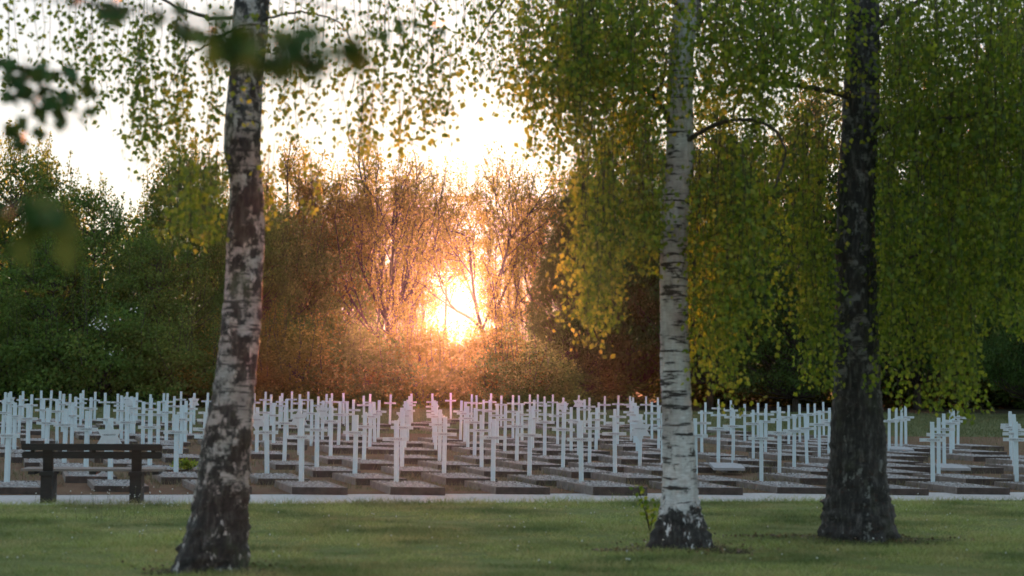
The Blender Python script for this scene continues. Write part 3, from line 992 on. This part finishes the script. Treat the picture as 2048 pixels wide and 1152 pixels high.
# ------------------------------------------------------------------ the wood behind the graves
def cloud_tree(seed, H, Rr, cb, prof, nclump, per, leaf, lmat, trunk_r, squash=.6, spread=.16, sprigs=0, outward=.7):
    rng = np.random.default_rng(seed)
    root = empty('woodland_tree')
    mt, ml = MB(), MB()
    zt = np.linspace(-.2, H * .9, 12)
    wob = np.cumsum(rng.normal(0, .05, (12, 2)), 0)
    P = np.c_[wob - wob[0], zt]
    mt.tube(P, trunk_r * np.clip(1 - zt / H, .08, 1), 9)
    hs = np.linspace(0, 1, 200)
    pr = np.interp(hs, [q[0] for q in prof], [q[1] for q in prof])
    cdf = np.cumsum(pr ** 1.5 + .05)
    cdf /= cdf[-1]
    for i in range(nclump):
        h = np.interp(rng.uniform(), cdf, hs)
        rad = np.interp(h, hs, pr) * Rr * rng.uniform() ** (.38 * (1.4 - outward))
        a = rng.uniform(0, 2 * math.pi)
        lump = 1 + .16 * math.sin(3 * a + seed) + .12 * math.sin(5 * a + 9 * h + seed)
        c = np.array((rad * lump * math.cos(a), rad * lump * math.sin(a), cb + h * (H - cb)))
        z0 = max(cb * .6, c[2] - rad * rng.uniform(.35, .9) - .4)
        st = np.array((np.interp(z0, zt, P[:, 0]), np.interp(z0, zt, P[:, 1]), min(z0, H * .88)))
        if i % 2 == 0:
            mid = (st + c) / 2 + np.array((0, 0, -.1 * rad)) + rng.normal(0, .15, 3)
            mt.tube([st, mid, c], [.012 * Rr, .008 * Rr, .003 * Rr], 4)
        s = spread * Rr * rng.uniform(.6, 1.3)
        m = int(per * rng.uniform(.6, 1.3))
        off = rng.normal(0, 1, (m, 3))
        off *= (rng.uniform(.35, 1.0, m) / (np.linalg.norm(off, axis=1) + 1e-6))[:, None] * 1.35
        C = c + off * np.array((s, s, s * squash))
        D = off * .7 + rng.normal(0, .6, (m, 3)) + np.array((0, 0, -.25))
        tone = np.clip(rng.normal(.45, .18) + rng.normal(0, .18, m), 0, 1)
        leaves(ml, C, D, leaf * rng.uniform(.6, 1.25, m), .7, rng, val=tone)
    for i in range(sprigs):
        a, rad = rng.uniform(0, 6.28), Rr * .85 * rng.uniform() ** .6
        hz = np.interp(rad / Rr, pr[::-1], hs[::-1]) if False else 1 - .45 * (rad / Rr) ** 2
        z = cb + (H - cb) * hz * rng.uniform(.93, 1.0)
        L = rng.uniform(.6, 1.7)
        b0 = np.array((rad * math.cos(a), rad * math.sin(a), z - .8))
        b1 = b0 + np.array((rng.normal(0, .25), rng.normal(0, .25), .8 + L))
        mt.tube([b0, (b0 + b1) / 2 + rng.normal(0, .06, 3), b1], [.02, .012, .005], 3)
        m = int(55 * L)
        s = rng.uniform(0, 1, m)
        C = b0 + (b1 - b0) * s[:, None] + rng.normal(0, 1, (m, 3)) * (.22 * (1.1 - s))[:, None]
        leaves(ml, C, rng.normal(0, .6, (m, 3)) + np.array((0, 0, .3)), leaf * rng.uniform(.5, .9, m), .6, rng)
    mt.build('trunk', M['bark'], root, smooth=True)
    ml.build('crown', M[lmat], root)
    root['H'], root['R'] = H, Rr
    return root


def open_tree(seed, H, Rr, lmat, stems=2, leaf=.165, dens=1.0, low=.32):
    """airy crown with visible forking limbs"""
    rng = np.random.default_rng(seed)
    rl = np.random.default_rng(seed + 500)
    root = empty('open_crowned_tree')
    mt, ml = MB(), MB()

    def grow(p, d, L, r, lev):
        n = 5
        P = [p]
        q = p.copy()
        dd = d.copy()
        for i in range(n):
            dd = dd + rng.normal(0, .13, 3) + np.array((0, 0, .05 if lev < 3 else -.02))
            dd /= np.linalg.norm(dd)
            q = q + dd * L / n
            P.append(q.copy())
        mt.tube(P, np.linspace(r, r * .55, n + 1), 6 if lev < 2 else 4 if lev < 3 else 3)
        if lev >= 3:
            m = int(rl.uniform(34, 70) * dens)
            s = rl.uniform(.1, 1.1, m)
            C = np.stack([np.interp(s * n, range(n + 1), [w[k] for w in P]) for k in range(3)], 1) + rl.normal(0, .26, (m, 3)) * np.array((1, 1, .6))
            tone = np.clip(rl.normal(.5, .2) + rl.normal(0, .15, m), 0, 1)
            leaves(ml, C, rl.normal(0, .7, (m, 3)) + np.array((0, 0, -.2)), leaf * rl.uniform(.6, 1.2, m), .65, rl, val=tone)
            return
        kids = (4, 4, 5)[lev] + int(rng.uniform() < .5)
        for k in range(kids):
            f = rng.uniform(.35, 1.0) if k else 1.0
            b = P[int(round(f * n))]
            ax = rng.normal(0, 1, 3)
            side = np.cross(dd, ax)
            side /= np.linalg.norm(side)
            ang = rng.uniform(.35, 1.0) if k else rng.uniform(.1, .4)
            nd_ = dd * math.cos(ang) + side * math.sin(ang) + np.array((0, 0, .12))
            grow(b, nd_ / np.linalg.norm(nd_), L * rng.uniform(.55, .8), r * .55 * (1.15 if k == 0 else .85), lev + 1)
    for s in range(stems):
        a = rng.uniform(0, 6.28)
        d = np.array((math.cos(a) * .22, math.sin(a) * .22, 1.0))
        grow(np.array((.25 * math.cos(a), .25 * math.sin(a), -.1)), d / np.linalg.norm(d), H * .40, H * .016, 0)
    V = np.concatenate(ml.v)
    k = H / np.percentile(V[:, 2], 99.7)
    kr = Rr / np.percentile(np.hypot(V[:, 0], V[:, 1]), 88)
    sc = np.array((kr, kr, k))
    ml.v = [(v * sc).astype(np.float32) for v in ml.v]
    mt.v = [(v * sc).astype(np.float32) for v in mt.v]
    mt.build('trunk', M['bark'], root, smooth=True)
    ml.build('crown', M[lmat], root)
    root['H'], root['R'] = H, Rr
    return root


P_ROUND = [(0, .55), (.15, .9), (.4, 1), (.7, .85), (.9, .5), (1, .15)]
P_LIME = [(0, .75), (.12, 1), (.35, .98), (.65, .75), (.88, .42), (1, .1)]
P_SHRUB = [(0, .9), (.3, 1), (.6, .9), (.85, .6), (1, .25)]
PROTO = {
    'bushA': cloud_tree(31, 11, 4.6, .3, P_ROUND, 330, 92, .20, 'leaf_wood', .16, sprigs=70),
    'bushB': cloud_tree(32, 10, 4.2, .3, P_SHRUB, 300, 92, .19, 'leaf_wood', .14, sprigs=60),
    'limeA': cloud_tree(33, 14, 4.8, 1.7, P_LIME, 420, 95, .21, 'leaf_lime', .24, squash=.5),
    'limeB': cloud_tree(34, 14, 4.6, 1.9, P_LIME, 420, 95, .21, 'leaf_lime', .22, squash=.5),
    'shrub': cloud_tree(35, 3.6, 2.6, .05, P_SHRUB, 160, 90, .15, 'leaf_wood', .06, spread=.2, sprigs=25),
    'shrubB': cloud_tree(36, 3.4, 2.4, .05, P_SHRUB, 160, 90, .14, 'leaf_open', .06, spread=.2, sprigs=30),
    'highcrown': cloud_tree(37, 14, 3.4, 8.0, [(0, .5), (.3, 1), (.7, .8), (1, .2)], 75, 60, .16, 'leaf_open', .11, spread=.17, squash=.6, sprigs=25),
    'openA': open_tree(41, 13, 4.6, 'leaf_open', 2, dens=.95),
    'openB': open_tree(42, 12.5, 4.8, 'leaf_open', 2, dens=1.7),
    'openC': open_tree(43, 12.5, 4.2, 'leaf_open', 3, dens=.85),
}
rngw = np.random.default_rng(77)
usedw = set()


def place(kind, px, top, Y, wpx, label, cat='tree', group='trees of the wood behind the graves'):
    p = PROTO[kind]
    if kind in usedw: o = copy_tree(p)
    else:
        usedw.add(kind)
        o = p
    a, g = at(px, top, Y), at(px, 740, Y)
    o.location = (a.x, Y, -.05)
    k = wpx / 2 * Y / FPX / p['R']
    o.scale = (k, k, a.z / p['H'])
    o.rotation_euler = (0, 0, rngw.uniform(0, 6.28))
    if 'shrub' in kind and o.name.startswith('woodland_tree'): o.name = 'shrub'
    tag(o, label, cat, group)
    return o


WOOD = [
    ('bushA', 30, 285, 84, 330, 'tall airy tree with sprigged top at the left edge of the wood'),
    ('bushB', 190, 385, 80, 300, 'low rounded tree in the dip of the left treeline'),
    ('bushB', 110, 470, 75, 300, 'dark bushy tree low in front at far left of the wood'),
    ('bushA', 385, 305, 90, 270, 'full green tree just left of the leaning birch trunk'),
    ('bushB', 320, 480, 77, 250, 'dark bushy tree in front, midway behind the bench and leaning birch'),
    ('bushA', -180, 330, 86, 330, 'tree at the outer left end of the wood'),
    ('bushA', 500, 400, 82, 220, 'dark green tree directly behind the leaning birch trunk'),
    ('openB', 600, 300, 91, 300, 'golden green tree just right of the leaning birch'),
    ('bushA', 570, 420, 86, 250, 'dense brownish tree low behind the golden tree, right of leaning birch'),
    ('bushB', 665, 450, 90, 210, 'dense low tree left of the bright gap in the wood'),
    ('openC', 810, 270, 88, 300, 'tall airy tree with forked dark trunk left of the low sun'),
    ('openC', 715, 300, 96, 270, 'airy many-stemmed tree between golden tree and forked tree'),
    ('openA', 1000, 315, 86, 300, 'airy tree with slanting limbs right of the low sun'),
    ('openC', 1095, 310, 94, 270, 'airy tree between the sun and the right-hand dense trees'),
    ('openA', 1070, 450, 98, 170, 'low airy tree under the canopy right of the sun'),
    ('openA', 850, 420, 108, 160, 'farther thin tree seen through the gap left of the sun'),
    ('limeB', 1150, 370, 84, 190, 'warm green tree at right rim of the sun gap'),
    ('limeA', 1250, 225, 86, 280, 'tall dense tree behind the white birch hanging twigs'),
    ('limeB', 1420, 190, 83, 300, 'tall dark tree just right of the white birch'),
    ('limeA', 1590, 430, 76, 270, 'lower full tree midway between white birch and dark birch'),
    ('limeB', 1640, 160, 92, 330, 'tall dense tree top rising left of the dark birch'),
    ('limeA', 1830, 60, 84, 340, 'tallest dense tree right of the dark birch'),
    ('limeB', 2060, 330, 66, 230, 'blue green tree with low skirts at the right edge'),
    ('limeA', 2030, 40, 92, 340, 'tall dark tree top at the upper right corner'),
    ('limeB', 2270, 150, 84, 330, 'tree at the outer right end of the wood'),
    ('highcrown', 892, 345, 97, 210, 'slender high-crowned tree standing straight above the sun'),
    ('highcrown', 1000, 350, 103, 190, 'farther slender high-crowned tree just right above the sun'),
]
for w in WOOD: place(*w)

SHRUBS = [
    ('shrub', 40, 640, 73, 260, 'dark shrub at the far left foot of the wood'),
    ('shrub', 200, 620, 72, 280, 'shrub dotted with white blossom behind the bench'),
    ('shrub', 350, 650, 72, 240, 'dark shrub behind crosses, left of leaning birch'),
    ('shrubB', 470, 670, 73, 220, 'dark shrub hidden partly by leaning birch trunk'),
    ('shrubB', 590, 655, 74, 260, 'yellow green shrub right of the leaning birch'),
    ('shrub', 720, 672, 75, 230, 'reddish lit shrub left of the sun'),
    ('shrubB', 835, 652, 76, 220, 'glowing shrub just left below the sun'),
    ('shrubB', 985, 655, 77, 200, 'glowing shrub directly under the sun'),
    ('shrub', 1050, 680, 76, 220, 'shrub just right below the sun'),
    ('shrub', 1150, 730, 84, 240, 'low dark shrub under the warm green tree'),
    ('shrub', 1300, 700, 92, 320, 'dark shrub deep in shade behind the white birch'),
    ('shrubB', 1500, 700, 92, 340, 'dark shrub deep in shade right of white birch'),
    ('shrub', 1680, 700, 93, 340, 'dark shrub deep in shade behind the dark birch'),
    ('shrubB', 1860, 700, 93, 340, 'dark shrub deep in shade right of dark birch'),
    ('shrub', 2040, 700, 92, 340, 'dark shrub deep in shade at the right edge'),
    ('shrubB', 2230, 680, 90, 320, 'shrub at the outer right end of the wood'),
    ('shrub', -130, 640, 75, 280, 'shrub at the outer left end of the wood'),
]
for w in SHRUBS: place(*w, cat='shrub', group='shrubs along the foot of the wood')

# sprays of white blossom on the shrub behind the bench
rng = np.random.default_rng(9)
sh = [o for o in bpy.data.objects if o.get('label', '').startswith('shrub dotted')][0]
mb = MB()
inv = Matrix.LocRotScale(sh.location, sh.rotation_euler, sh.scale).inverted()
for (px, py, n) in ((205, 652, 11), (222, 640, 7), (190, 640, 5), (175, 655, 4), (262, 618, 4), (220, 705, 5), (248, 700, 3)):
    a = at(px, py, 69.6)
    C = np.array(a) + rng.normal(0, 1, (n, 3)) * np.array((.26, .3, .08))
    C = np.array([tuple(inv @ Vector(q)) for q in C])
    leaves(mb, C, rng.normal(0, 1, (n, 3)), .09, .9, rng)
bl = mb.build('blossom', M['blossom'], sh)

# farther wood, one closed mass with a low stretch where the sun shows
rng = np.random.default_rng(50)
mb = MB()
for i in range(1500):
    Y = rng.uniform(104, 126)
    px = rng.uniform(-500, 2500)
    gap = 660 < px < 1150
    edge = 560 < px <= 660 or 1150 <= px < 1230
    top = 715 if gap else (560 if edge else 450 + 50 * math.sin(px / 90))
    c = at(px, 0, Y)
    zt = at(px, top, Y).z
    z = zt * rng.uniform(0, 1) ** .8
    m = 44
    off = rng.normal(0, 1, (m, 3)) * np.array((1.0, 1.0, .6))
    leaves(mb, np.array((c.x, Y, max(.2, z))) + off, rng.normal(0, 1, (m, 3)), .42, .75, rng)
o = mb.build('far_wood', M['leaf_wood'])
tag(o, 'dark mass of farther trees behind the wood', 'wood', kind='stuff')


# ------------------------------------------------------------------ grass
def blades(name, n, sampler, hmin, hmax, w, material, seed, label, lean=.5):
    rng = np.random.default_rng(seed)
    X, Y, Hs = sampler(rng, n)
    n = len(X)
    a = rng.uniform(0, 6.28, n)
    h = rng.uniform(hmin, hmax, n) * Hs
    lx, ly = rng.normal(0, lean, n) * h, rng.normal(0, lean, n) * h
    wx, wy = np.cos(a) * w / 2, np.sin(a) * w / 2
    V = np.stack([np.c_[X - wx, Y - wy, np.zeros(n)], np.c_[X + wx, Y + wy, np.zeros(n)], np.c_[X + lx, Y + ly, h]], 1).reshape(-1, 3)
    mb = MB()
    mb.add(V, np.arange(3 * n).reshape(n, 3), np.clip(rng.beta(2, 2.4, n), 0, 1))
    o = mb.build(name, material)
    tag(o, label, 'grass', kind='stuff')
    return o


def s_lawn(rng, n):
    Y = 10.8 + 11.2 * rng.uniform(0, 1, n) ** 1.0
    X = rng.uniform(-1, 1, n) * (.37 * Y + 1.6)
    ok = Y < path_near(0) + (path_near(1) - path_near(0)) * X + rng.normal(0, .05, n)
    patch = .85 + .35 * np.sin(X * 1.3 + .5 * np.sin(Y * 1.7)) * np.sin(Y * 1.9 + X * .4) + .45 * np.sin(X * 4.1 + 2 * np.sin(Y * 3.3)) * np.sin(Y * 6.3 + X)
    edge = np.exp(-(path_near(0) + (path_near(1) - path_near(0)) * X - Y) / .35)
    H = patch + .9 * np.clip(edge, 0, 1)
    n2 = 2600                                   # longer grass left standing round the birch feet
    for (px, py, r) in ((421, 1146, .30), (1361, 1101, .30), (1715, 1084, .40)):
        c = ground_hit(px, py)
        a, q = rng.uniform(0, 6.28, n2), r * rng.uniform(.75, 2.0, n2)
        X, Y, H, ok = np.r_[X, c.x + q * np.cos(a)], np.r_[Y, c.y + .8 * q * np.sin(a)], np.r_[H, rng.uniform(.4, 1.3, n2)], np.r_[ok, np.ones(n2, bool)]
    return X[ok], Y[ok], H[ok]


blades('grass', 380000, s_lawn, .018, .075, .0085, M['grass'], 1, 'short mown grass on the front lawn', 1.0)


def s_plot(rng, n):
    Y = 22 + 22 * rng.uniform(0, 1, n) ** 1.3
    X = rng.uniform(-1, 1, n) * (.36 * Y + 1)
    k = np.sin(X * 3.1 + 1.7 * np.sin(Y * 1.9)) + np.sin(Y * 2.7 + X) + rng.normal(0, .6, n) > .5
    ok = k & (Y > path_far(0) + (path_far(1) - path_far(0)) * X + .05)
    return X[ok], Y[ok], np.ones(ok.sum())


blades('dry_grass', 90000, s_plot, .05, .17, .011, M['drygrass'], 2, 'sparse dry grass growing between the grave beds', .45)


def s_rear(rng, n):
    Y = 40 + 34 * rng.uniform(0, 1, n)
    X = rng.uniform(-1, 1, n) * (.36 * Y + 1)
    ok = Y - ROWB * X > 43.2
    return X[ok], Y[ok], np.ones(ok.sum())


blades('meadow_grass', 90000, s_rear, .05, .12, .03, M['meadow'], 4, 'grass on the rear lawn in front of the wood', .5)

# dandelion clocks and daisies in the front lawn: thin stalks with pale heads
rng = np.random.default_rng(6)
mb = MB()
for i in range(260):
    if i < 80:
        c = ground_hit(rng.normal(265, 70), rng.uniform(1008, 1050))
        h = rng.uniform(.12, .30)
    else:
        c = ground_hit(rng.uniform(-40, 2090), 1008 + 150 * rng.uniform() ** 1.2)
        h = rng.uniform(.05, .16)
    tp = np.array((c.x + rng.normal(0, .03), c.y + rng.normal(0, .03), h))
    mb.tube([(c.x, c.y, 0), tp], [.0016, .0012], 3, .3)
    r = rng.uniform(.004, .010)
    V = np.array([(1, 0, 0), (-1, 0, 0), (0, 1, 0), (0, -1, 0), (0, 0, 1), (0, 0, -1)]) * r + tp
    mb.add(V, [(0, 2, 4), (2, 1, 4), (1, 3, 4), (3, 0, 4), (2, 0, 5), (1, 2, 5), (3, 1, 5), (0, 3, 5)], .5, 1)
o = mb.build('seed_heads', [M['drygrass'], M['fluff']])
tag(o, 'pale seed heads on thin stalks scattered in the lawn', 'wild flowers', kind='stuff')

# brown leaf litter on the bare earth and in the turf round the birches
rng = np.random.default_rng(14)
mb = MB()
for (px, py, w, l, n) in ((1380, 1101, .50, .28, 380), (1245, 1108, .25, .06, 160), (1722, 1083, .65, .30, 420), (424, 1146, .42, .26, 220), (1560, 1078, .5, .08, 150)):
    c = ground_hit(px, py)
    C = np.c_[c.x + rng.normal(0, w * .7, n), c.y + rng.normal(0, l * .7, n), rng.uniform(.028, .045, n)]
    D = rng.normal(0, 1, (n, 3)) * np.array((1, 1, .25))
    leaves(mb, C, D, .036 * rng.uniform(.6, 1.2, n), .8, rng)
o = mb.build('leaf_litter', M['litter'])
tag(o, 'brown fallen leaves on the lawn round the birch feet', 'fallen leaves', kind='stuff')

# ------------------------------------------------------------------ haze volume, added to make the glow round the low sun
m = bpy.data.materials.new('sun_glow_haze')
m.use_nodes = True
t = m.node_tree
for n in list(t.nodes):
    if n.type != 'OUTPUT_MATERIAL': t.nodes.remove(n)
out = [n for n in t.nodes if n.type == 'OUTPUT_MATERIAL'][0]
pv = t.nodes.new('ShaderNodeVolumePrincipled')
pv.inputs['Color'].default_value = (.95, .86, .80, 1)
pv.inputs['Density'].default_value = HAZE_D
pv.inputs['Anisotropy'].default_value = HAZE_G
t.links.new(pv.outputs[0], out.inputs['Volume'])
mb = MB()
mb.box((0, 60, 9.5), (130, 160, 21))
o = mb.build('haze', m)
tag(o, 'thin haze added for the sun glow', 'haze', kind='stuff')
